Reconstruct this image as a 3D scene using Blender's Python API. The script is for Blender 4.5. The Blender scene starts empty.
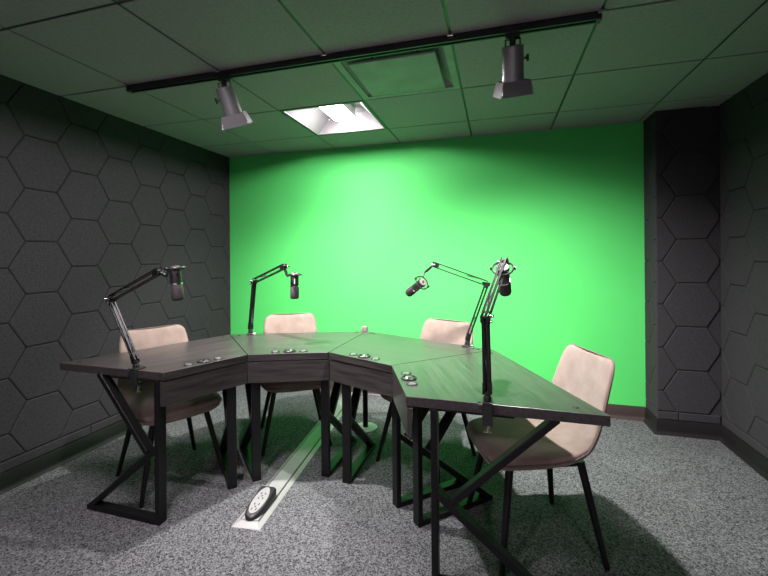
import bpy, bmesh, math, random
from mathutils import Vector, Matrix
random.seed(4)
SC = bpy.context.scene
COL = SC.collection
R = math.radians
D2 = math.pi / 180

# ------------------------------------------------------------------ measures
XL, XR = -2.544, 1.4345            # side walls
YB, YF = 3.4786, -1.75             # back wall, wall behind the photographer
XP, YP = 1.062, 3.2444             # pillar in the right corner
H = 2.2344                         # ceiling
CAMZ = 1.245
T = 0.6096                         # ceiling grid
GX, GY = -2.0195, 1.2372
YAW, ROLL, FPX = 0.2823, -0.0079, 406.64

# ------------------------------------------------------------------ helpers
class MB:
    def __init__(s):
        s.v = []; s.f = []; s.m = []; s.sm = []
    def add(s, verts, faces, mi=0, smooth=False):
        o = len(s.v)
        s.v += [tuple(v) for v in verts]
        for f in faces:
            s.f.append([i + o for i in f]); s.m.append(mi); s.sm.append(smooth)
    def box(s, x0, x1, y0, y1, z0, z1, mi=0):
        s.add([(x0,y0,z0),(x1,y0,z0),(x1,y1,z0),(x0,y1,z0),(x0,y0,z1),(x1,y0,z1),(x1,y1,z1),(x0,y1,z1)],
              [(3,2,1,0),(4,5,6,7),(0,1,5,4),(1,2,6,5),(2,3,7,6),(3,0,4,7)], mi)
    def prism(s, poly, z0, z1, mi=0):
        n = len(poly)
        s.add([(p[0],p[1],z0) for p in poly] + [(p[0],p[1],z1) for p in poly],
              [list(range(n))[::-1], list(range(n, 2*n))] + [(i,(i+1)%n,n+(i+1)%n,n+i) for i in range(n)], mi)
    def bar(s, a, b, w, h, side, mi=0):
        """rectangular bar a->b; h along 'side', w along the third axis"""
        a = Vector(a); b = Vector(b); d = (b-a).normalized()
        sd = Vector(side); sd = (sd - d*sd.dot(d)).normalized(); u = d.cross(sd)
        vs = []
        for p in (a, b):
            for (i, j) in ((-1,-1),(1,-1),(1,1),(-1,1)):
                vs.append(p + u*(w/2*i) + sd*(h/2*j))
        s.add(vs, [(3,2,1,0),(4,5,6,7),(0,1,5,4),(1,2,6,5),(2,3,7,6),(3,0,4,7)], mi)
    def tube(s, pts, r, n=10, mi=0, closed=False, caps=True, radii=None):
        pts = [Vector(p) for p in pts]; N = len(pts)
        rings = []
        prev = None
        for i, p in enumerate(pts):
            if closed: t = pts[(i+1) % N] - pts[i-1]
            elif i == 0: t = pts[1]-pts[0]
            elif i == N-1: t = pts[-1]-pts[-2]
            else: t = pts[i+1]-pts[i-1]
            t.normalize()
            if prev is None:
                ref = Vector((0,0,1)) if abs(t.z) < .9 else Vector((1,0,0))
                u = t.cross(ref).normalized()
            else:
                u = (prev - t*prev.dot(t)).normalized()
            prev = u; w = t.cross(u)
            rr = radii[i] if radii else r
            rings.append([p + u*(rr*math.cos(2*math.pi*k/n)) + w*(rr*math.sin(2*math.pi*k/n)) for k in range(n)])
        vs = [q for ring in rings for q in ring]; fs = []
        for i in range(N if closed else N-1):
            j = (i+1) % N
            for k in range(n):
                fs.append((i*n+k, i*n+(k+1)%n, j*n+(k+1)%n, j*n+k))
        s.add(vs, fs, mi, True)
        if caps and not closed:
            s.add(rings[0], [list(range(n))[::-1]], mi); s.add(rings[-1], [list(range(n))], mi)
    def lathe(s, a, axis, prof, n=24, mi=0):
        """prof: list of (distance along axis, radius)"""
        a = Vector(a); t = Vector(axis).normalized()
        ref = Vector((0,0,1)) if abs(t.z) < .9 else Vector((1,0,0))
        u = t.cross(ref).normalized(); w = t.cross(u)
        vs = []; fs = []
        for (d, r) in prof:
            for k in range(n):
                vs.append(a + t*d + u*(r*math.cos(2*math.pi*k/n)) + w*(r*math.sin(2*math.pi*k/n)))
        for i in range(len(prof)-1):
            for k in range(n):
                fs.append((i*n+k, i*n+(k+1)%n, (i+1)*n+(k+1)%n, (i+1)*n+k))
        fs.append(list(range(n))[::-1]); fs.append([(len(prof)-1)*n+k for k in range(n)])
        s.add(vs, fs, mi, True)
    def mesh(s, name, mats, bevel=0):
        me = bpy.data.meshes.new(name)
        me.from_pydata(s.v, [], s.f)
        for m in (mats if isinstance(mats, (list, tuple)) else [mats]): me.materials.append(m)
        for p, mi, sm in zip(me.polygons, s.m, s.sm):
            p.material_index = mi; p.use_smooth = sm
        bm = bmesh.new(); bm.from_mesh(me)
        bmesh.ops.recalc_face_normals(bm, faces=bm.faces)
        bm.to_mesh(me); bm.free()
        me.update()
        if any(s.sm):
            try: me.set_sharp_from_angle(angle=R(40))
            except Exception: pass
        return me
    def build(s, name, mats, parent=None, bevel=0, seg=2):
        o = bpy.data.objects.new(name, s.mesh(name, mats)); COL.objects.link(o)
        if parent: o.parent = parent
        if bevel:
            m = o.modifiers.new('bevel', 'BEVEL'); m.width = bevel; m.segments = seg
            m.limit_method = 'ANGLE'; m.angle_limit = R(40)
        return o

def empty(name, loc, rz=0):
    o = bpy.data.objects.new(name, None); COL.objects.link(o)
    o.empty_display_size = .1; o.location = loc; o.rotation_euler = (0,0,rz)
    return o
def tag(o, label, cat, group=None):
    o['label'] = label; o['category'] = cat
    if group: o['group'] = group
    return o
def struct(o):
    o['kind'] = 'structure'; return o

# camera-frame point: used once to place the free-hanging arms from measured positions
CY, SY = math.cos(YAW), math.sin(YAW)
def pt(px, py, d):
    u = (px-378.51)/FPX; v = (255.92-py)/FPX
    r = u*math.cos(ROLL) - v*math.sin(ROLL); z = u*math.sin(ROLL) + v*math.cos(ROLL)
    return Vector(((r*CY - SY)*d, (r*SY + CY)*d, CAMZ + z*d))

# ------------------------------------------------------------------ materials
def mat(name, col, rough=.5, metal=0, spec=.5, coat=0):
    m = bpy.data.materials.new(name); m.use_nodes = True
    b = m.node_tree.nodes['Principled BSDF']
    b.inputs['Base Color'].default_value = (*col, 1)
    b.inputs['Roughness'].default_value = rough; b.inputs['Metallic'].default_value = metal
    b.inputs['Specular IOR Level'].default_value = spec
    if coat: b.inputs['Coat Weight'].default_value = coat; b.inputs['Coat Roughness'].default_value = .15
    return m
def noise_col(m, c0, c1, scale, detail=4, stretch=(1,1,1), lo=.35, hi=.65, bump=0, bdist=.002, coord='Object', rough=.6, bscale=None):
    nt = m.node_tree; N = nt.nodes; L = nt.links; b = N['Principled BSDF']
    tc = N.new('ShaderNodeTexCoord'); mp = N.new('ShaderNodeMapping'); mp.inputs['Scale'].default_value = stretch
    L.new(tc.outputs[coord], mp.inputs['Vector'])
    nz = N.new('ShaderNodeTexNoise'); nz.inputs['Scale'].default_value = scale; nz.inputs['Detail'].default_value = detail
    nz.inputs['Roughness'].default_value = rough
    L.new(mp.outputs[0], nz.inputs['Vector'])
    cr = N.new('ShaderNodeValToRGB'); e = cr.color_ramp.elements
    e[0].position = lo; e[1].position = hi; e[0].color = (*c0,1); e[1].color = (*c1,1)
    L.new(nz.outputs['Fac'], cr.inputs[0]); L.new(cr.outputs[0], b.inputs['Base Color'])
    if bump:
        bp = N.new('ShaderNodeBump'); bp.inputs['Strength'].default_value = bump; bp.inputs['Distance'].default_value = bdist
        if bscale:
            n2 = N.new('ShaderNodeTexNoise'); n2.inputs['Scale'].default_value = bscale; n2.inputs['Detail'].default_value = 3
            L.new(mp.outputs[0], n2.inputs['Vector']); L.new(n2.outputs['Fac'], bp.inputs['Height'])
        else: L.new(nz.outputs['Fac'], bp.inputs['Height'])
        L.new(bp.outputs[0], b.inputs['Normal'])
    return m
FELT = noise_col(mat('charcoal_felt', (.05,.05,.05), .95, 0, .2), (.017,.017,.018), (.040,.040,.042), 110, 6, (1,1,1), .34, .66, .6, .002, rough=.75)
def carpet():
    m = mat('grey_carpet', (.2,.2,.2), 1, 0, .08); nt = m.node_tree; N = nt.nodes; L = nt.links; b = N['Principled BSDF']
    tc = N.new('ShaderNodeTexCoord')
    vo = N.new('ShaderNodeTexVoronoi'); vo.inputs['Scale'].default_value = 190; L.new(tc.outputs['Object'], vo.inputs['Vector'])
    sp = N.new('ShaderNodeSeparateColor'); L.new(vo.outputs['Color'], sp.inputs[0])
    nz = N.new('ShaderNodeTexNoise'); nz.inputs['Scale'].default_value = 70; nz.inputs['Detail'].default_value = 3; L.new(tc.outputs['Object'], nz.inputs['Vector'])
    mx = N.new('ShaderNodeMath'); mx.operation = 'MULTIPLY_ADD'; mx.inputs[1].default_value = .55; L.new(sp.outputs[0], mx.inputs[0])
    m2 = N.new('ShaderNodeMath'); m2.operation = 'MULTIPLY'; m2.inputs[1].default_value = .45; L.new(nz.outputs['Fac'], m2.inputs[0]); L.new(m2.outputs[0], mx.inputs[2])
    cr = N.new('ShaderNodeValToRGB'); e = cr.color_ramp.elements
    e[0].position = .22; e[1].position = .82; e[0].color = (.021,.0215,.022,1); e[1].color = (.172,.180,.183,1)
    L.new(mx.outputs[0], cr.inputs[0]); L.new(cr.outputs[0], b.inputs['Base Color'])
    bp = N.new('ShaderNodeBump'); bp.inputs['Strength'].default_value = .7; bp.inputs['Distance'].default_value = .004
    L.new(mx.outputs[0], bp.inputs['Height']); L.new(bp.outputs[0], b.inputs['Normal'])
    return m
CARPET = carpet()
GREEN = mat('green_paint', (.012,.46,.065), .75, 0, .3)
noise_col(GREEN, (.066,.50,.105), (.070,.52,.11), 2.5, 2)
TILE = noise_col(mat('dark_ceiling_tile', (.08,.08,.08), .75, 0, .35), (.235,.212,.226), (.30,.272,.288), 60, 6, (1,1,1), .3, .7, .25, .002)
TBAR = mat('dark_grid_metal', (.03,.032,.032), .35, .3, .5)
BASEM = mat('black_vinyl_base', (.008,.0075,.0075), .5, 0, .25)
BASEB = mat('brown_vinyl_base', (.035,.024,.021), .4, 0, .5)
WOOD = mat('espresso_wood', (.05,.04,.038), .3, 0, .5)
noise_col(WOOD, (.013,.0117,.0113), (.052,.0465,.0445), 9, 6, (.55,9,9), .3, .72, .12, .001)
WB = WOOD.node_tree.nodes['Principled BSDF']; WB.inputs['Roughness'].default_value = .3; WB.inputs['Coat Weight'].default_value = .3; WB.inputs['Coat Roughness'].default_value = .4
BLACK = mat('black_steel', (.005,.005,.0055), .42, 0, .28)
BLACKP = mat('black_plastic', (.014,.014,.015), .38, 0, .5)
GRILLE = noise_col(mat('black_grille', (.02,.02,.02), .7, 0, .4), (.006,.006,.006), (.05,.045,.045), 700, 1, bump=.5, bdist=.001)
CHROME = mat('chrome', (.75,.74,.72), .18, 1)
SILVER = mat('grey_metal_paint', (.28,.28,.285), .34, .6)
SILVERD = mat('grey_flap_metal', (.10,.10,.104), .5, .4)
SUEDE = noise_col(mat('taupe_suede', (.3,.2,.17), .85, 0, .3), (.145,.112,.088), (.20,.155,.125), 14, 5, (1,1,1), .32, .68, .15, .003)
SUEDE.node_tree.nodes['Principled BSDF'].inputs['Sheen Weight'].default_value = .3
PIPE = mat('dark_brown_piping', (.10,.072,.058), .8)
WHITE = mat('white_enamel', (.82,.83,.82), .45)
ALU = mat('pale_grey_aluminium', (.26,.27,.255), .45, .1)
PALE = mat('pale_grey_plastic', (.24,.25,.24), .45)
ORANGE = mat('orange_ring', (.8,.32,.03), .4)
PINK = mat('pink_grey_cap', (.17,.12,.115), .5)
FACE = mat('grey_socket_face', (.09,.09,.085), .35)
DARKHOLE = mat('dark_socket', (.02,.02,.02), .6)
VENTM = noise_col(mat('grey_green_vent', (.2,.21,.2), .6), (.20,.215,.205), (.27,.285,.272), 6, 5)
def emit(name, col, st):
    m = bpy.data.materials.new(name); m.use_nodes = True; nt = m.node_tree
    b = nt.nodes['Principled BSDF']; b.inputs['Base Color'].default_value = (.8,.8,.8,1)
    b.inputs['Emission Color'].default_value = (*col,1); b.inputs['Emission Strength'].default_value = st
    return m
LAMP = emit('lamp_diffuser', (1,.885,.95), 32)
FILL = emit('fill_lamp_diffuser', (1,.80,.93), 17)  # for the added rear fill lights, pinkish to offset the green bounce
PAN = mat('white_pan', (.10,.102,.10), .5)
PALEWALL = mat('pale_wall_paint', (.55,.53,.55), .8)  # pale tone picked so the unseen wall bounces neutral fill

# ------------------------------------------------------------------ the setting
m = MB(); m.box(XL-.2, XR+.2, YF-.2, YB+.2, -.08, 0); struct(m.build('floor', CARPET))

# felt hexagon wall cladding
HS, HH = .1726, .299
def clip(poly, nx, ny, c):
    out = []
    for i in range(len(poly)):
        a, b = poly[i-1], poly[i]
        da = a[0]*nx+a[1]*ny-c; db = b[0]*nx+b[1]*ny-c
        if (da <= 0) != (db <= 0):
            t = da/(da-db); out.append((a[0]+(b[0]-a[0])*t, a[1]+(b[1]-a[1])*t))
        if db <= 0: out.append(b)
    return out
def area(p): return .5*sum(p[i-1][0]*p[i][1]-p[i][0]*p[i-1][1] for i in range(len(p)))
def dedupe(p):
    q = []
    for a in p:
        if not q or math.dist(a, q[-1]) > .004: q.append(a)
    if len(q) > 1 and math.dist(q[0], q[-1]) <= .004: q.pop()
    return q
def inset(p, d):
    n = len(p); out = []
    for i in range(n):
        a, b, c = Vector(p[i-1]), Vector(p[i]), Vector(p[(i+1)%n])
        e1 = (b-a).normalized(); e2 = (c-b).normalized()
        n1 = Vector((-e1.y, e1.x)); n2 = Vector((-e2.y, e2.x))
        k = 1 + n1.dot(n2)
        if k < .15: return None
        q = b + (n1+n2)*(d/k); out.append((q.x, q.y))
    for i in range(n):
        a = Vector(p[i])-Vector(p[i-1]); b = Vector(out[i])-Vector(out[i-1])
        if a.dot(b) <= 0: return None
    return out
def hexwall(mb, place, u0, u1, z0, z1, uc, zc, par=0, strip=.157, th=.012):
    polys = []
    k0 = int((u0-uc)/(1.5*HS))-2; k1 = int((u1-uc)/(1.5*HS))+2
    for k in range(k0, k1+1):
        cu = uc + 1.5*HS*k
        for n in range(-8, 6):
            cz = zc + HH*n + (HH/2 if (k+par) % 2 else 0)
            p = [(cu+HS*math.cos(R(60*i)), cz+HH/2*(0,1,1,0,-1,-1)[i]) for i in range(6)]
            for (nx,ny,c) in ((1,0,u1),(-1,0,-u0),(0,1,z1),(0,-1,-strip)):
                if p: p = clip(p, nx, ny, c)
            if p: polys.append(p)
    if strip > z0 + .02:
        u = u0 + .13
        cuts = [u0]
        while u < u1-.05: cuts.append(u); u += .52
        cuts.append(u1)
        for a, b in zip(cuts[:-1], cuts[1:]): polys.append([(a,z0),(b,z0),(b,strip),(a,strip)])
    for p in polys:
        p = dedupe(p)
        if len(p) < 3: continue
        if area(p) < 0: p = p[::-1]
        if area(p) < .0004: continue
        a = inset(p, .002)
        b = inset(a, .006) if a else None
        if not b: continue
        n = len(a)
        vs = [place(u,z,-th) for u,z in a] + [place(u,z,-.0035) for u,z in a] + [place(u,z,0) for u,z in b]
        fs = [[2*n+i for i in range(n)]]
        for i in range(n):
            j = (i+1)%n
            fs += [(i,j,n+j,n+i), (n+i,n+j,2*n+j,2*n+i)]
        mb.add(vs, fs, 0)
ZB = .098
m = MB(); m.box(XL-.2, XL-.0115, YF-.2, YB+.2, 0, H+.25)
hexwall(m, lambda u,z,n: (XL+n, u, z), YF, YB, ZB, H+.02, 1.7315, 1.7915)
struct(m.build('wall_left', FELT))
m = MB(); m.box(XR+.0115, XR+.2, YF-.2, YB+.2, 0, H+.25)
hexwall(m, lambda u,z,n: (XR-n, u, z), YF, YP, ZB, H+.02, 3.048, 1.7915)
struct(m.build('wall_right', FELT))
m = MB(); m.box(XP+.0115, XR+.0115, YP+.0115, YB+.2, 0, H+.25)
hexwall(m, lambda u,z,n: (u, YP-n, z), XP, XR, ZB, H+.02, 1.274, 1.7915)
hexwall(m, lambda u,z,n: (XP-n, u, z), YP, YB, ZB, H+.02, 3.475, 1.7915, 1)
struct(m.build('wall_pillar', FELT))
m = MB(); m.box(XL-.2, XP+.05, YB, YB+.2, 0, H+.25); struct(m.build('wall_back', GREEN))
m = MB(); m.box(XL-.2, XR+.2, YF-.2, YF, 0, H+.25); struct(m.build('wall_front', PALEWALL))

# cove base, swept along the foot of each wall
def cove(name, pts, material):
    """pts: floor polyline, room on the right-hand side of travel"""
    prof = [(0,.1),(.004,.1),(.006,.097),(.006,.03),(.009,.016),(.016,.006),(.024,.001),(.024,0),(0,0)]
    P2 = [Vector((p[0],p[1])) for p in pts]; n = len(P2); k = len(prof)
    vs = []
    for i, p in enumerate(P2):
        ds = []
        if i > 0: ds.append((P2[i]-P2[i-1]).normalized())
        if i < n-1: ds.append((P2[i+1]-P2[i]).normalized())
        ns = [Vector((d.y,-d.x)) for d in ds]
        nn = ns[0] if len(ns) == 1 else (ns[0]+ns[1])/(1+ns[0].dot(ns[1]))
        for (o, z) in prof: vs.append((p.x+nn.x*o, p.y+nn.y*o, z))
    fs = [[i*k+j, (i+1)*k+j, (i+1)*k+(j+1)%k, i*k+(j+1)%k] for i in range(n-1) for j in range(k)]
    fs += [list(range(k)), [(n-1)*k+j for j in range(k)][::-1]]
    m = MB(); m.add(vs, fs, 0, True); o = struct(m.build(name, material)); return o
cove('baseboard_left', [(XL,YF),(XL,YB)], BASEM)
cove('baseboard_back', [(XL,YB),(XP,YB)], BASEB)
cove('baseboard_pillar', [(XP,YB),(XP,YP),(XR,YP)], BASEM)
cove('baseboard_right', [(XR,YP),(XR,YF)], BASEM)

# suspended ceiling: tiles in a grid, openings where fixtures sit
HOLES = {(1,2),(2,1),(1,-1),(1,-4),(4,-4)}
m = MB()
for i in range(-2, 7):
    for j in range(-6, 5):
        if (i,j) in HOLES: continue
        x0, x1 = max(GX+i*T+.006, XL-.01), min(GX+(i+1)*T-.006, XR+.01)
        y0, y1 = max(GY+j*T+.006, YF-.01), min(GY+(j+1)*T-.006, YB+.01)
        if x1-x0 < .01 or y1-y0 < .01: continue
        m.box(x0, x1, y0, y1, H, H+.02)
ceil = struct(m.build('ceiling', TILE, bevel=.002, seg=1))
m = MB()
for i in range(-1, 7):
    x = GX+i*T
    if XL < x < XR: m.box(x-.0115, x+.0115, YF, YB, H+.0035, H+.0075)
for j in range(-5, 5):
    y = GY+j*T
    if YF < y < YB: m.box(XL, XR, y-.0115, y+.0115, H+.0036, H+.0076)
m.build('ceiling_grid', TBAR, ceil)
m = MB(); m.box(XL-.2, XR+.2, YF-.2, YB+.2, H+.25, H+.3); m.build('ceiling_slab', TBAR, ceil)

# ------------------------------------------------------------------ recessed troffers
def troffer(i, j, label, lamp=None):
    x, y = GX+(i+.5)*T, GY+(j+.5)*T
    r = empty('ceiling_light', (x, y, H)); tag(r, label, 'ceiling light', 'recessed square ceiling lights')
    m = MB(); a, b, hz = .298, .277, .135
    # flange
    for (x0,x1,y0,y1) in ((-a,a,-a,-b),(-a,a,b,a),(-a,-b,-b,b),(b,a,-b,b)): m.box(x0,x1,y0,y1,-.001,.004)
    # sloping pan
    c, d = .15, .25
    lo = [(-b,-b,.004),(b,-b,.004),(b,b,.004),(-b,b,.004)]; hi = [(-c,-d,hz),(c,-d,hz),(c,d,hz),(-c,d,hz)]
    m.add(lo+hi, [(0,1,5,4),(1,2,6,5),(2,3,7,6),(3,0,4,7),(4,5,6,7)])
    m.box(-a,a,-a,a,hz+.01,hz+.02)
    for (x0,x1,y0,y1) in ((-a,a,-a,-a+.004),(-a,a,a-.004,a),(-a,-a+.004,-a,a),(a-.004,a,-a,a)): m.box(x0,x1,y0,y1,.004,hz+.01)
    m.build('housing', PAN, r)
    m = MB(); n = 14; vs = []; rr = .082
    for yy, q in ((-.236,.0),(-.226,.7),(-.20,1),(.13,1),(.165,.7),(.175,.0)):
        for k in range(n+1):
            t = math.pi*k/n; vs.append((rr*(.6+.4*q)*math.cos(t), yy, hz-.072-.026*math.sin(t)*max(q,.02)))
    fs = [(p*(n+1)+k, p*(n+1)+k+1, (p+1)*(n+1)+k+1, (p+1)*(n+1)+k) for p in range(5) for k in range(n)]
    m.add(vs, fs, 0, True); d_ = m.build('diffuser', lamp or LAMP, r)
    m = MB(); m.box(-.082,.082,-.225,.165,hz-.0715,hz-.0005); m.build('lamp_tray', WHITE, r)
    return r
troffer(1, 2, 'glowing square ceiling light nearest the green wall')
troffer(1, -1, 'recessed ceiling light on the left, one row nearer the camera than the track')
troffer(1, -4, 'added fill light, unseen, over the left rear of the room', FILL)  # added behind the camera as fill, like the next one
troffer(4, -4, 'added fill light, unseen, over the right rear of the room', FILL)

# air vent with hung plaque
x, y = GX+2.5*T, GY+1.5*T
v = tag(empty('air_vent', (x, y, H)), 'square grey ceiling air diffuser with a dropped centre plate', 'air vent')
m = MB(); a, b = .298, .262
for (x0,x1,y0,y1) in ((-a,a,-a,-b),(-a,a,b,a),(-a,-b,-b,b),(b,a,-b,b)): m.box(x0,x1,y0,y1,-.002,.006)
c = .15
lo = [(-b,-b,.006),(b,-b,.006),(b,b,.006),(-b,b,.006)]; hi = [(-c,-c,.1),(c,-c,.1),(c,c,.1),(-c,c,.1)]
m.add(lo+hi, [(0,1,5,4),(1,2,6,5),(2,3,7,6),(3,0,4,7),(4,5,6,7)])
m.build('frame', VENTM, v)
m = MB(); m.box(-.222,.222,-.215,.215,-.022,-.008); m.build('plaque', VENTM, v, bevel=.006)
for sx in (-1,1):
    for sy in (-1,1):
        m = MB(); m.tube([(sx*.12,sy*.12,-.01),(sx*.12,sy*.12,.1)], .006, 8); m.build('hanger', TBAR, v)

# ------------------------------------------------------------------ light track and spotlights
TY = GY+T+.012; TZ = H-.031
tr = tag(empty('light_track', (GX+2*T, TY, H)), 'long black light track running across the ceiling', 'light track')
m = MB(); L2 = 2*T-.005
m.box(-L2, L2, -.018, -.009, -.031, -.001); m.box(-L2, L2, .009, .018, -.031, -.001); m.box(-L2, L2, -.012, .012, -.014, -.001)
m.build('rail', BLACKP, tr, bevel=.0015)
m = MB(); m.box(-L2-.02, -L2, -.02, .02, -.034, -.001); m.build('end_cap', BLACKP, tr, bevel=.003)
m = MB(); m.box(L2-.012, L2+.006, -.02, .02, -.034, -.001); m.build('end_cap', BLACKP, tr, bevel=.003)
for i in range(4):
    m = MB(); xx = GX+(i+1)*T-(GX+2*T); m.box(xx-.014, xx+.014, -.03, -.0185, -.012, .0005); m.build('clip', CHROME if i < 3 else SILVER, tr, bevel=.002)

SPOTW = 58
def spot(px, axis, label, yaw, ks=-1):
    base = pt(px, 80, 1); d = Vector(base)
    # on the track line at height TZ
    s = (TY)/d.y; x = d.x*s
    r = tag(empty('track_spotlight', (x, TY, TZ)), label, 'spotlight', 'track spotlights')
    m = MB(); m.box(-.03,.03,-.014,.014,-.018,.02); m.tube([(0,0,-.016),(0,0,-.045)], .013, 12); m.build('track_adapter', BLACKP, r, bevel=.002)
    ax = Vector(axis).normalized()
    top = Vector((0,0,-.052)) - ax*.0 + Vector((0,0,0))
    e1 = ax.cross(Vector((math.cos(yaw), math.sin(yaw), 0))).normalized(); e2 = e1.cross(ax).normalized()   # e2 ~ yaw direction
    m = MB(); prof = [(-.002,.038),(.0,.046),(.112,.046),(.113,.0475),(.142,.0475),(.143,.040)]
    m.lathe(top, ax, prof, 32); m.build('canister', SILVER, r)
    m = MB()
    for sgn in (-1,1): m.bar(top + e2*(.03*sgn)+Vector((0,0,.03)), top + e2*(.034*sgn) + ax*.03, .004, .012, e1)
    m.bar(top - e2*.034+Vector((0,0,.028)), top + e2*.034+Vector((0,0,.028)), .012, .004, ax); m.build('yoke', BLACKP, r)
    m = MB(); kk = top + ax*.055; m.tube([kk + e2*(ks*.045), kk + e2*(ks*.066)], .005, 10); m.tube([kk + e2*(ks*.064) + ax*-.014, kk + e2*(ks*.064) + ax*.014], .006, 10); m.build('tilt_knob', BLACKP, r)
    m = MB(); m.lathe(top+ax*.1415, ax, [(0,.039),(.002,.039)], 24); m.build('lens', DARKHOLE, r)
    o = top + ax*.142
    ld = bpy.data.lights.new('spot_lamp', 'SPOT'); ld.energy = SPOTW; ld.spot_size = R(125); ld.spot_blend = .9; ld.shadow_soft_size = .03; ld.color = (1,.95,.95)
    lo_ = bpy.data.objects.new('spot_lamp', ld); COL.objects.link(lo_); lo_.parent = r; lo_.location = o + ax*.006
    lo_.rotation_euler = ax.to_track_quat('-Z','Y').to_euler()
    m = MB(); w = .056
    for (p,q) in ((e1,e2),(e2,e1)):
        for s in (-1,1): m.bar(o + p*(w*s) - q*w, o + p*(w*s) + q*w, .004, .006, ax)
    m.build('door_frame', SILVERD, r)
    for (p, q, s) in ((e1,e2,1),(e1,e2,-1),(e2,e1,1),(e2,e1,-1)):
        m = MB(); fl = .008 if p is e1 else .016; ln = .060
        a0 = [o + p*(s*(w+.002)) - q*w, o + p*(s*(w+.002)) + q*w, o + p*(s*(w+fl)) + q*(w+.012) + ax*ln, o + p*(s*(w+fl)) - q*(w+.012) + ax*ln]
        off = p*(s*.0025)
        m.add([*a0, *[v_+off for v_ in a0]], [(0,1,2,3),(7,6,5,4),(0,4,5,1),(1,5,6,2),(2,6,7,3),(3,7,4,0)])
        m.build('barn_door', SILVERD, r)
    return r
spot(224, (.107,.51,-1), 'grey track spotlight on the left, tilted to the right', R(25))
spot(513, (.02,.5,-1), 'grey track spotlight on the right, hanging nearly straight down', R(16), 1)

# ------------------------------------------------------------------ desks: four trapezoids in half an octagon
OC = Vector((-.911, 1.522)); RI, RO, DEL = .578, 1.243, -.9
S22, C22 = math.sin(R(22.5)), math.cos(R(22.5))
ZT, ZU = .71, .673
OFF = [(-.008,.06),(.023,.012),(.08,.001),(.12,.004)]
U0 = [(.600,.574),(.588,.594),(.566,.604),(.618,.668)]
DL = ['dark wood trapezoid desk at the left end of the curved row, by the felt wall',
      'dark wood trapezoid desk second from left, in front of the left green-wall chair',
      'dark wood trapezoid desk third from left, in front of the right green-wall chair',
      'dark wood trapezoid desk at the right end, nearest the camera']
YM = .85
def kframe(parent, sgn, off, u0, ut):
    s = Vector((sgn*S22, C22, 0)); n = Vector((-sgn*C22, S22, 0)); k = off + .024
    def P(u, z): return s*(u0+u) + n*k + Vector((0,-YM,z))
    W, B = .025, .048
    m = MB()
    m.bar(P(W/2,0), P(W/2,ZU-.0005), W, B, n)
    m.bar(P(W,W/2), P(.452,W/2), W, B, n)
    m.bar(P(W,ZU-.006), P(.30,ZU-.006), .010, B*.7, n)
    f = m.build('leg_frame', BLACK, parent, bevel=.003)
    m = MB(); m.bar(P(.440,.012), P(.014,.358), W, B*.98, n); m.build('brace', BLACK, f, bevel=.003)
    m = MB(); m.bar(P(ut+.012,ZU+.004), P(.078,.326), W, B*.96, n); m.build('brace', BLACK, f, bevel=.003)
for k in range(4):
    phi = 157.5 - 45*k + DEL
    dirv = Vector((math.cos(R(phi)), math.sin(R(phi))))
    loc = OC + dirv*YM
    d = tag(empty('desk', (loc.x, loc.y, 0), R(phi-90)), DL[k], 'desk', 'trapezoid desks set in an arc')
    def tp(rr, sg, e=0): return (sg*(rr*S22) - sg*e, rr*C22 - YM)
    ro_r = RO + (.028 if k == 3 else 0); ri_r = RI
    m = MB(); m.prism([tp(RI,-1,.0022), tp(ri_r,1,.0022), tp(ro_r,1,.0022), tp(RO,-1,.0022)], ZU, ZT)
    m.build('tabletop', WOOD, d, bevel=.0018)
    yi = RI*C22 - YM
    m = MB(); e = RI*S22
    a = .0035
    m.prism([(-e-a*.41+.0008, yi+a), (e+a*.41-.0008, yi+a), (e+(a+.016)*.41-.0008, yi+a+.016), (-e-(a+.016)*.41+.0008, yi+a+.016)], .552, ZU-.006)
    m.box(-e+.02, e-.02, yi+.012, yi+.0195, ZU-.007, ZU)
    m.build('modesty_panel', WOOD, d, bevel=.001)
    kframe(d, -1, OFF[k][0], U0[k][0], .36); kframe(d, 1, OFF[k][1], U0[k][1], .36 if k < 3 else .43)
    # round cable grommet between two small flip caps, near the inner edge
    gy = yi + .048
    m = MB(); m.lathe((0,gy,ZT-.001), (0,0,1), [(0,.034),(.006,.034),(.009,.031),(.009,.027),(.004,.024),(.003,.001)], 28); g = m.build('cable_grommet', BLACKP, d)
    m = MB(); m.lathe((.004,gy-.004,ZT+.001), (0,0,1), [(0,.016),(.007,.015),(.010,.009),(.0105,.001)], 24); m.build('grommet_cap', CHROME, g)
    for sx in (-1, 1):
        m = MB(); m.lathe((sx*.078,gy,ZT-.001), (0,0,1), [(0,.024),(.003,.024),(.005,.022),(.005,.019),(.0025,.017),(.0025,.001)], 26); j = m.build('socket_ring', BLACKP, d)
        m = MB(); m.lathe((sx*.078,gy,ZT+.001), (0,0,1), [(0,.016),(.0025,.016),(.003,.001)], 22); m.build('socket_face', FACE, j)
    yo = RO*C22 - YM
    for sx in (-1, 1):
        for t in (0,1):
            if sx*(RO*S22) and t == 1 and k != 2: continue
            m = MB(); m.lathe((sx*(RO*S22-.075-.03*t), yo-.045-.003*t, ZT-.001), (0,0,1), [(0,.011),(.002,.011),(.003,.009),(.003,.001)], 16); m.build('screw_cap', BLACKP, d)

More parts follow.
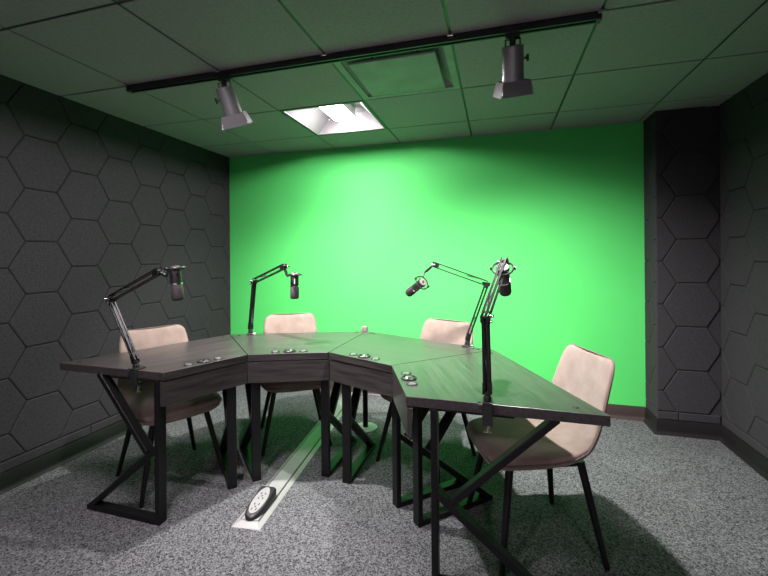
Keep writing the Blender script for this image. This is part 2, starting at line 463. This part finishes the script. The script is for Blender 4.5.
# ------------------------------------------------------------------ chairs
#        u     z    half-width thick  bow
ST = [(.240,.420,.115,.024,.0), (.237,.418,.148,.050,.0), (.227,.417,.178,.070,.001), (.207,.418,.202,.078,.003), (.17,.419,.219,.080,.008),
      (.09,.416,.229,.078,.015), (0,.412,.234,.074,.024), (-.08,.412,.235,.068,.036), (-.145,.424,.234,.062,.050),
      (-.192,.454,.229,.057,.058), (-.222,.503,.219,.051,.052), (-.240,.555,.208,.046,.042), (-.255,.62,.199,.043,.034),
      (-.270,.685,.193,.041,.028), (-.283,.742,.188,.038,.022), (-.292,.778,.180,.034,.018), (-.297,.796,.168,.028,.015), (-.2995,.805,.152,.018,.013), (-.300,.808,.135,.008,.012)]
def make_chair_meshes():
    M = 28; rings = []; edge = []
    N = len(ST)
    for i, (u,z,hw,th,bow) in enumerate(ST):
        a = ST[max(0,i-1)]; b = ST[min(N-1,i+1)]
        t = Vector((b[0]-a[0], b[1]-a[1]))
        if i <= 2: t = Vector((-1, 0))
        if i >= N-3: t = Vector((-.19, .98))
        t.normalize(); nrm = Vector((t.y, -t.x))      # up for the seat, forward for the back
        ring = []
        for k in range(M):
            p = 2*math.pi*k/M; c, s_ = math.cos(p), math.sin(p); ex = 2/3.2
            x = hw*math.copysign(abs(c)**ex, c); q = th/2*math.copysign(abs(s_)**ex, s_)
            q += bow*(abs(x)/max(hw,.01))**2.2
            ring.append((u+nrm.x*q, x, z+nrm.y*q))
        rings.append(ring); edge.append((ring[0], ring[M//2]))
    mb = MB(); vs = [p for r_ in rings for p in r_]
    fs = [(i*M+k, i*M+(k+1)%M, (i+1)*M+(k+1)%M, (i+1)*M+k) for i in range(N-1) for k in range(M)]
    fs += [list(range(M))[::-1], [(N-1)*M+k for k in range(M)]]
    mb.add(vs, fs, 0, True)
    loop = [e[0] for e in edge[1:]] + [e[1] for e in edge[1:][::-1]]
    return mb, loop
shell_mb, loop = make_chair_meshes()
def leg_mb(sx, sy):
    a = Vector((.15*sx-.005, .135*sy, .39)); b = Vector((.215*sx, .215*sy, 0))
    m = MB(); m.tube([a, a.lerp(b,.5), b.lerp(a,.02), b], 0, 10, radii=[.0165,.0145,.0112,.0105]); return m
def make_chair():
    r = empty('upholstered_chair', (0,0,0))
    sh = shell_mb.build('seat_shell', SUEDE, r)
    sub = sh.modifiers.new('subsurf','SUBSURF'); sub.levels = 1; sub.render_levels = 2
    m = MB(); m.tube(loop, .0032, 6, closed=True); m.build('piping', PIPE, r)
    m = MB()
    for s in (-1,1):
        m.bar((-.15,.135*s,.383), (.145,.135*s,.383), .014, .024, (0,1,0)); m.bar((.145*s-.005,-.135,.383), (.145*s-.005,.135,.383), .014, .024, (1,0,0))
    m.build('seat_frame', BLACK, r)
    for sx in (-1,1):
        for sy in (-1,1): leg_mb(sx,sy).build('leg', BLACK, r)
    return r
def copy_tree(o, parent=None):
    c = o.copy(); COL.objects.link(c); c.parent = parent
    for ch in list(o.children): copy_tree(ch, c)
    return c
proto = make_chair()
CH = [(-1.800, 1.905, -28, 'taupe suede chair at the far left, beside the felt wall'),
      (-1.352, 2.537, -57, 'taupe suede chair second from left, its back against the green wall'),
      (-.422, 2.48, -113, 'taupe suede chair behind the third desk, back partly hidden by microphone arms'),
      (.133, 1.915, 201, 'taupe suede chair on the right, seen from the side with its seat showing')]
for i, (x, y, a, lb) in enumerate(CH):
    o = proto if i == 0 else copy_tree(proto)
    o.location = (x, y, 0); o.rotation_euler = (0, 0, R(a)); tag(o, lb, 'chair', 'chairs around the desks')

# ------------------------------------------------------------------ microphone arms and microphones
def arm(base, elbow, tip, label, edge_dir, over, knob):
    """base: point on table top at its edge; edge_dir points away from the table"""
    base = Vector(base); r = tag(empty('boom_stand', base), label, 'boom stand', 'black spring boom stands')
    e = Vector(edge_dir).normalized(); sd = Vector((-e.y, e.x, 0))
    th = ZT-ZU
    o = Vector((0,0,0))
    m = MB()
    m.bar(o - e*.04 + Vector((0,0,.005)), o + e*.02 + Vector((0,0,.005)), .009, .036, sd)
    m.bar(o + e*.0145 + Vector((0,0,.009)), o + e*.0145 + Vector((0,0,-.075)), .036, .009, e)
    m.bar(o - e*.03 + Vector((0,0,-.071)), o + e*.018 + Vector((0,0,-.071)), .009, .036, sd)
    c = m.build('clamp', BLACKP, r, bevel=.002)
    m = MB(); q = o - e*.012
    m.tube([q+Vector((0,0,-.11)), q+Vector((0,0,-.045))], .0045, 8)
    m.lathe(q+Vector((0,0,-.0445)), (0,0,1), [(0,.009),(.006,.012)], 14)
    m.bar(q+Vector((0,0,-.108))-sd*.014, q+Vector((0,0,-.108))+sd*.014, .005, .005, e); m.build('clamp_screw', CHROME, c)
    m = MB(); m.tube([o+e*.012+Vector((0,0,.002))-sd*.018, o+e*.012+Vector((0,0,.002))-sd*.034], .007, 12); m.build('clamp_knob', CHROME, c)
    m = MB(); m.lathe(o+Vector((0,0,.009)), (0,0,1), [(0,.015),(.018,.015),(.02,.011),(.036,.011)], 18); m.build('swivel', BLACKP, r)
    A0 = o + Vector((0,0,.045)); E0 = Vector(elbow)-base; T0 = Vector(tip)-base
    pl = (E0-A0).cross(T0-E0).normalized()       # hinge axis
    def rods(a, b, gap, name, springend):
        d = (b-a).normalized(); w = d.cross(pl).normalized()
        m = MB()
        for s in (-1,1):
            for t in (-1,1): m.bar(a + w*(gap*s) + pl*(.008*t), b + w*(gap*s) + pl*(.008*t), .0085, .0065, w)
        body = m.build(name, BLACK, r, bevel=.001)
        # spring with its hooks
        s0 = a.lerp(b,.04) - w*gap*1.0 + pl*0; s1 = a.lerp(b,.42) + w*gap*.6
        if springend: s0 = a.lerp(b,.06) + w*gap*1.4*springend; s1 = a.lerp(b,.46) - w*gap*.2*springend
        ax = (s1-s0); L = ax.length; ax.normalize(); u = ax.cross(pl).normalized(); v_ = ax.cross(u)
        pts = []; n = 22
        for k in range(n*8+1):
            f = k/(n*8); an = 2*math.pi*n*f
            pts.append(s0 + ax*(L*(.15+.7*f)) + u*(.0048*math.cos(an)) + v_*(.0048*math.sin(an)))
        m = MB(); m.tube([s0]+pts+[s1], .0011, 5); m.build('spring', SILVERD, body)
        return w
    w1 = rods(A0, E0, .0085, 'lower_arm', -1.6)
    w2 = rods(E0, T0, .0135, 'upper_arm', 1)
    m = MB()
    m.bar(A0-pl*.012+Vector((0,0,-.012)), A0-pl*.012+(E0-A0).normalized()*.03, .026, .003, pl); m.bar(A0+pl*.012+Vector((0,0,-.012)), A0+pl*.012+(E0-A0).normalized()*.03, .026, .003, pl)
    m.build('base_bracket', BLACK, r)
    m = MB()
    d1 = (A0-E0).normalized(); d2 = (T0-E0).normalized()
    for t in (-1,1):
        c0 = E0 + pl*(.0135*t)
        pts = [c0 + d1*.03, c0 + d1*.008 - d2*.018, c0 - d2*.014 - d1*.012, c0 + d2*.03 - d1*.0, c0 + d2*.012 + d1*.02]
        m.add([*pts, *[p+pl*(.003*t) for p in pts]], [(0,1,2,3,4),(9,8,7,6,5)]+[(i,(i+1)%5,5+(i+1)%5,5+i) for i in range(5)])
    for q in (d1*.02, d2*.02, -d2*.008): m.tube([E0+q-pl*.019, E0+q+pl*.019], .0035, 8)
    m.build('elbow_bracket', BLACK, r)
    m = MB(); m.tube([E0-pl*.017, E0-pl*.030], .006, 12); m.tube([E0-pl*.018+d1*.02, E0-pl*.024+d1*.02], .005, 10); m.build('elbow_knob', CHROME, r)
    m = MB(); m.lathe(T0-pl*.015, pl, [(0,.010),(.03,.010)], 14); m.bar(T0-d2*.03-pl*.012, T0+d2*.012-pl*.012, .03, .003, pl); m.bar(T0-d2*.03+pl*.012, T0+d2*.012+pl*.012, .03, .003, pl)
    m.build('tip_bracket', BLACK, r)
    K = Vector(knob)-base
    m = MB(); dk = (K-T0)
    m.tube([T0, T0+dk*.55], .0045, 8); m.lathe(T0+dk*.3, dk, [(0,.0085),(dk.length*.55,.0085)], 14)
    m.tube([T0+dk*.62, K], .006, 8)
    m.build('swivel_mount', BLACK, r)
    m = MB(); m.tube([T0+pl*.014, T0+pl*.026], .007, 10); m.tube([T0+pl*.022+d2*.0, T0+pl*.024+d2*.022-Vector((0,0,.008))], .0045, 8); m.build('tip_knob', CHROME, r)
    return r

def mic(foot, axis, label, ref, mark=None, accent=None):
    """foot: centre of the grille end; axis: from grille to the cable end; ref: world point the ring's stem meets"""
    foot = Vector(foot); ax = Vector(axis).normalized()
    r = tag(empty('microphone', foot), label, 'microphone', 'black studio microphones')
    o = Vector((0,0,0))
    m = MB(); m.lathe(o, ax, [(0,.012),(.0015,.02),(.006,.0245),(.012,.026),(.072,.026),(.074,.0245)], 28); m.build('grille', GRILLE, r)
    m = MB(); m.lathe(o, ax, [(.0735,.0262),(.0785,.0262)], 28); m.build('band', CHROME, r)
    m = MB(); m.lathe(o, ax, [(.0782,.0235),(.081,.0245),(.134,.0245),(.137,.023),(.138,.0265),(.151,.0265),(.154,.0235),(.155,.008)], 28); b = m.build('body', BLACKP, r)
    m = MB(); m.lathe(o+ax*.1548, ax, [(0,.021),(.0012,.020)], 24); m.build('end_plate', PINK, b)
    m = MB(); m.lathe(o+ax*.156, ax, [(0,.0075),(.006,.0075),(.0062,.004)], 14); m.build('cable_socket', DARKHOLE, b)
    m = MB(); m.lathe(o, ax, [(.1315,.0252),(.1345,.0252)], 24); m.build('accent_ring', accent or BLACKP, b)
    # support ring about the cable end
    st = (Vector(ref)-foot - ax*.14); st -= ax*st.dot(ax)
    e1 = st.normalized(); e2 = ax.cross(e1)
    cc = ax*.146; rr = .042
    m = MB(); m.tube([cc + e1*(rr*math.cos(2*math.pi*k/36)) + e2*(rr*math.sin(2*math.pi*k/36)) for k in range(36)], .0042, 8, closed=True)
    for a_ in (45,135,225,315):
        dd = e1*math.cos(R(a_))+e2*math.sin(R(a_)); m.tube([cc+dd*.025, cc+dd*rr], .0024, 6)
    m.tube([cc+e1*rr, Vector(ref)-foot], .006, 8)
    y = m.build('support_ring', BLACKP, r)
    for s in (-1,1):
        m = MB(); m.lathe(cc+e2*(rr*s), e2*s, [(0,.008),(.009,.008)], 12); m.build('ring_knob', BLACKP, y)
    if mark:
        f = Vector(mark); f = (f - ax*f.dot(ax)).normalized(); g = ax.cross(f)
        m = MB(); m.bar(f*.0246+ax*.092, f*.0246+ax*.122, .0045, .0006, f); m.build('printed_mark', WHITE, b)
    return r

def on_top(px, py):
    a = pt(px, py, 1) - Vector((0,0,CAMZ)); s = (ZT-CAMZ)/a.z
    return Vector((a.x*s, a.y*s, ZT))
TOCAM = lambda p: (Vector((0,0,CAMZ))-Vector(p)).normalized()
RIGHT = Vector((CY, SY, 0)); FWD = Vector((-SY, CY, 0)); UP = Vector((0,0,1))
# 1: left end of the left desk
bx = -1.655; b1 = Vector((bx, OC.y + (bx-OC.x)*math.tan(R(DEL)) + .006, ZT))
k1 = pt(167.5, 276.5, 1.86)
arm(b1, pt(110.5,299,2.04), pt(158.5,271.5,1.86), 'black microphone arm clamped to the left end edge of the left desk', (0,-1,0), 0, k1)
f1 = pt(178.3, 300.5, 1.84); t1 = pt(175.2, 273, 1.84)
mic(f1, t1-f1, 'black microphone over the left desk, in front of the felt wall', k1)
# 2: outer corner of the second desk
def outer(k, along, inward=.006):
    phi = R(157.5 - 45*k + DEL); d = Vector((math.cos(phi), math.sin(phi), 0)); t = Vector((math.sin(phi), -math.cos(phi), 0))
    return Vector((OC.x, OC.y, ZT)) + d*(RO*C22 - inward) + t*along, d
b2, d2 = outer(1, -.335)
k2 = pt(287.5, 276.5, 2.46)
arm(b2, pt(254.3,281,2.76), pt(284,266.5,2.47), 'black microphone arm clamped behind the second desk, left of the green-wall chair', d2, 0, k2)
f2 = pt(294.6, 299, 2.44); t2 = pt(294.6, 273, 2.44)
mic(f2, t2-f2, 'black microphone hanging straight down above the left green-wall chair', k2, mark=TOCAM(f2))
# 3: outer edge of the third desk
b3, d3 = outer(2, .315)
k3 = pt(424.5, 272.5, 2.42)
arm(b3, pt(487,283.5,2.40), pt(434,264.5,2.42), 'black microphone arm clamped behind the third desk, reaching left', d3, 0, k3)
f3 = pt(408, 293.5, 2.47); t3 = pt(421.5, 283, 2.37)
mic(f3, t3-f3, 'black microphone tilted down to the left, above the middle of the arc', k3)
# 4: near end edge of the right desk
bx = -.035; b4 = Vector((bx, OC.y + (bx-OC.x)*math.tan(R(DEL)) + .006, ZT))
k4 = pt(503, 262.5, 1.69)
arm(b4, pt(485.5,316,1.50), pt(504.5,261.5,1.70), 'black microphone arm clamped to the near end edge of the right desk', (0,-1,0), 0, k4)
f4 = pt(505.5, 293.5, 1.76)
mic(f4, UP*.78 - FWD*.60 + RIGHT*-.26, 'black microphone behind the top of the right desk\'s arm', k4, accent=ORANGE)

# ------------------------------------------------------------------ floor: cable cover, outlet box, post
def gpt(px, py, z=0):
    a = pt(px, py, 1) - Vector((0,0,CAMZ)); s = (z-CAMZ)/a.z
    return Vector((a.x*s, a.y*s, z))
fa, fb = Vector((-1.115, 1.617, 0)), Vector((-1.285, YB-.03, 0))
ax = (fb-fa).normalized(); rz = math.atan2(ax.y, ax.x) - math.pi/2; L = (fb-fa).length
rc = tag(empty('floor_cable_cover', fa, rz), 'long pale metal cable cover lying on the carpet under the desks', 'cable cover')
m = MB(); w = .071
prof = [(-w,0),(-w+.004,.003),(-.043,.013),(.043,.013),(w-.004,.003),(w,0)]
ln0, ln1 = .0, L
vs = [(x, .028 if i not in (0,5,1,4) else (0 if i in (0,5) else .004), z) for i,(x,z) in enumerate(prof)] + [(x, ln1, z) for x,z in prof]
m.add(vs, [(i,i+1,7+i,6+i) for i in range(5)] + [(0,1,2,3,4,5)[::-1],(6,7,8,9,10,11),(0,5,11,6)])
m.build('base_channel', ALU, rc)
m = MB(); m.box(-.0415, .0415, .04, L-.002, .0125, .0165); m.build('cover_strip', ALU, rc, bevel=.0012)
m = MB(); m.box(-.0475, -.0425, .04, L-.002, .0108, .0134); m.box(.0425, .0475, .04, L-.002, .0108, .0134); m.build('groove', DARKHOLE, rc)

pd = tag(empty('outlet_box', fa + ax*.140, rz), 'black outlet box with oval socket plate on the near end of the cable cover', 'outlet box')
pd.location.z = .0165; pd.scale = (1,.88,.95)
m = MB(); n = 20
def ov(a, b, z, e=2.6, y0=0):
    return [(a*math.copysign(abs(math.cos(2*math.pi*k/n))**(2/e), math.cos(2*math.pi*k/n)), y0+b*math.copysign(abs(math.sin(2*math.pi*k/n))**(2/e), math.sin(2*math.pi*k/n)), z) for k in range(n)]
def slope(ring, z0, z1):     # low at the near end, high at the far end
    return [(x, y, z0 + (z1-z0)*((y+.125)/.25)) for x,y,z in ring]
def nose(a, b, far, z):      # square far end, rounded near end
    e = 5.0
    out = []
    for k in range(n):
        c, q = math.cos(2*math.pi*k/n), math.sin(2*math.pi*k/n)
        p = 2/8 if q > 0 else 2/2.2
        out.append((a*math.copysign(abs(c)**p, c), (far if q > 0 else b)*math.copysign(abs(q)**p, q), z))
    return out
r0 = nose(.047,.125,.118,0); r1 = slope(nose(.047,.124,.118,0), .010,.040); r2 = slope(nose(.041,.117,.110,0), .016,.050)
m.add(r0+r1+r2, [(i,(i+1)%n,n+(i+1)%n,n+i) for i in range(n)] + [(n+i,n+(i+1)%n,2*n+(i+1)%n,2*n+i) for i in range(n)] + [list(range(n))[::-1],[2*n+i for i in range(n)]], 0, True)
m.build('housing', BLACKP, pd)
m = MB(); q1 = slope(ov(.034,.1,0,2), .0165,.0495); q2 = [(x,y,z+.003) for x,y,z in q1]
m.add(q1+q2, [(i,(i+1)%n,n+(i+1)%n,n+i) for i in range(n)] + [list(range(n))[::-1],[n+i for i in range(n)]]); pl_ = m.build('socket_plate', PALE, pd)
zf = lambda y: .0165 + .033*((y+.125)/.25) + .0033
for yc in (-.045, .035):
    m = MB()
    for (x_, y_, a_, b_) in ((-.011,.012,.0028,.007),(.011,.012,.0028,.007),(0,-.006,.004,.0045),(-.011,-.024,.0028,.007),(.011,-.024,.0028,.007)):
        yy = yc+y_; m.add([(x_-a_,yy-b_,zf(yy-b_)),(x_+a_,yy-b_,zf(yy-b_)),(x_+a_,yy+b_,zf(yy+b_)),(x_-a_,yy+b_,zf(yy+b_)),
            (x_-a_,yy-b_,zf(yy-b_)-.002),(x_+a_,yy-b_,zf(yy-b_)-.002),(x_+a_,yy+b_,zf(yy+b_)-.002),(x_-a_,yy+b_,zf(yy+b_)-.002)],
            [(0,1,2,3),(4,5,6,7)[::-1],(0,4,5,1),(1,5,6,2),(2,6,7,3),(3,7,4,0)])
    m.build('socket', DARKHOLE, pl_)

pp = Vector((-.918, 2.793, 0))
st = tag(empty('floor_post', pp), 'slim black post on a pale round foot behind the middle desk seam', 'post')
m = MB(); m.lathe((0,0,0), (0,0,1), [(0,.086),(.008,.086),(.012,.083),(.014,.03),(.014,.001)], 36); m.build('round_foot', PALE, st)
m = MB(); m.tube([(0,0,.012),(0,0,.708)], .0185, 20); m.build('pole', BLACK, st)
m = MB(); m.box(-.02,.02,-.018,.018,.704,.737); m.build('top_cap', PINK, st, bevel=.004)

# ------------------------------------------------------------------ camera, world, view
cam = bpy.data.cameras.new('camera'); co = bpy.data.objects.new('camera', cam); COL.objects.link(co)
cam.sensor_width = 36; cam.lens = 36*FPX/768
cam.shift_x = (384-378.51)/768; cam.shift_y = -(288-255.92)/768
cam.clip_start = .02
cr, sr = math.cos(ROLL), math.sin(ROLL)
rt = RIGHT*cr + UP*sr; up = UP*cr - RIGHT*sr
mw = Matrix.Identity(4)
for i in range(3):
    mw[i][0] = rt[i]; mw[i][1] = up[i]; mw[i][2] = -FWD[i]
mw[2][3] = CAMZ
co.matrix_world = mw
SC.camera = co
w = bpy.data.worlds.new('world'); SC.world = w; w.use_nodes = True
w.node_tree.nodes['Background'].inputs[0].default_value = (.02,.02,.02,1)
SC.view_settings.view_transform = 'Standard'; SC.view_settings.look = 'None'
SC.view_settings.gamma = 1; SC.view_settings.use_curve_mapping = False
SC.view_settings.exposure = 2.9
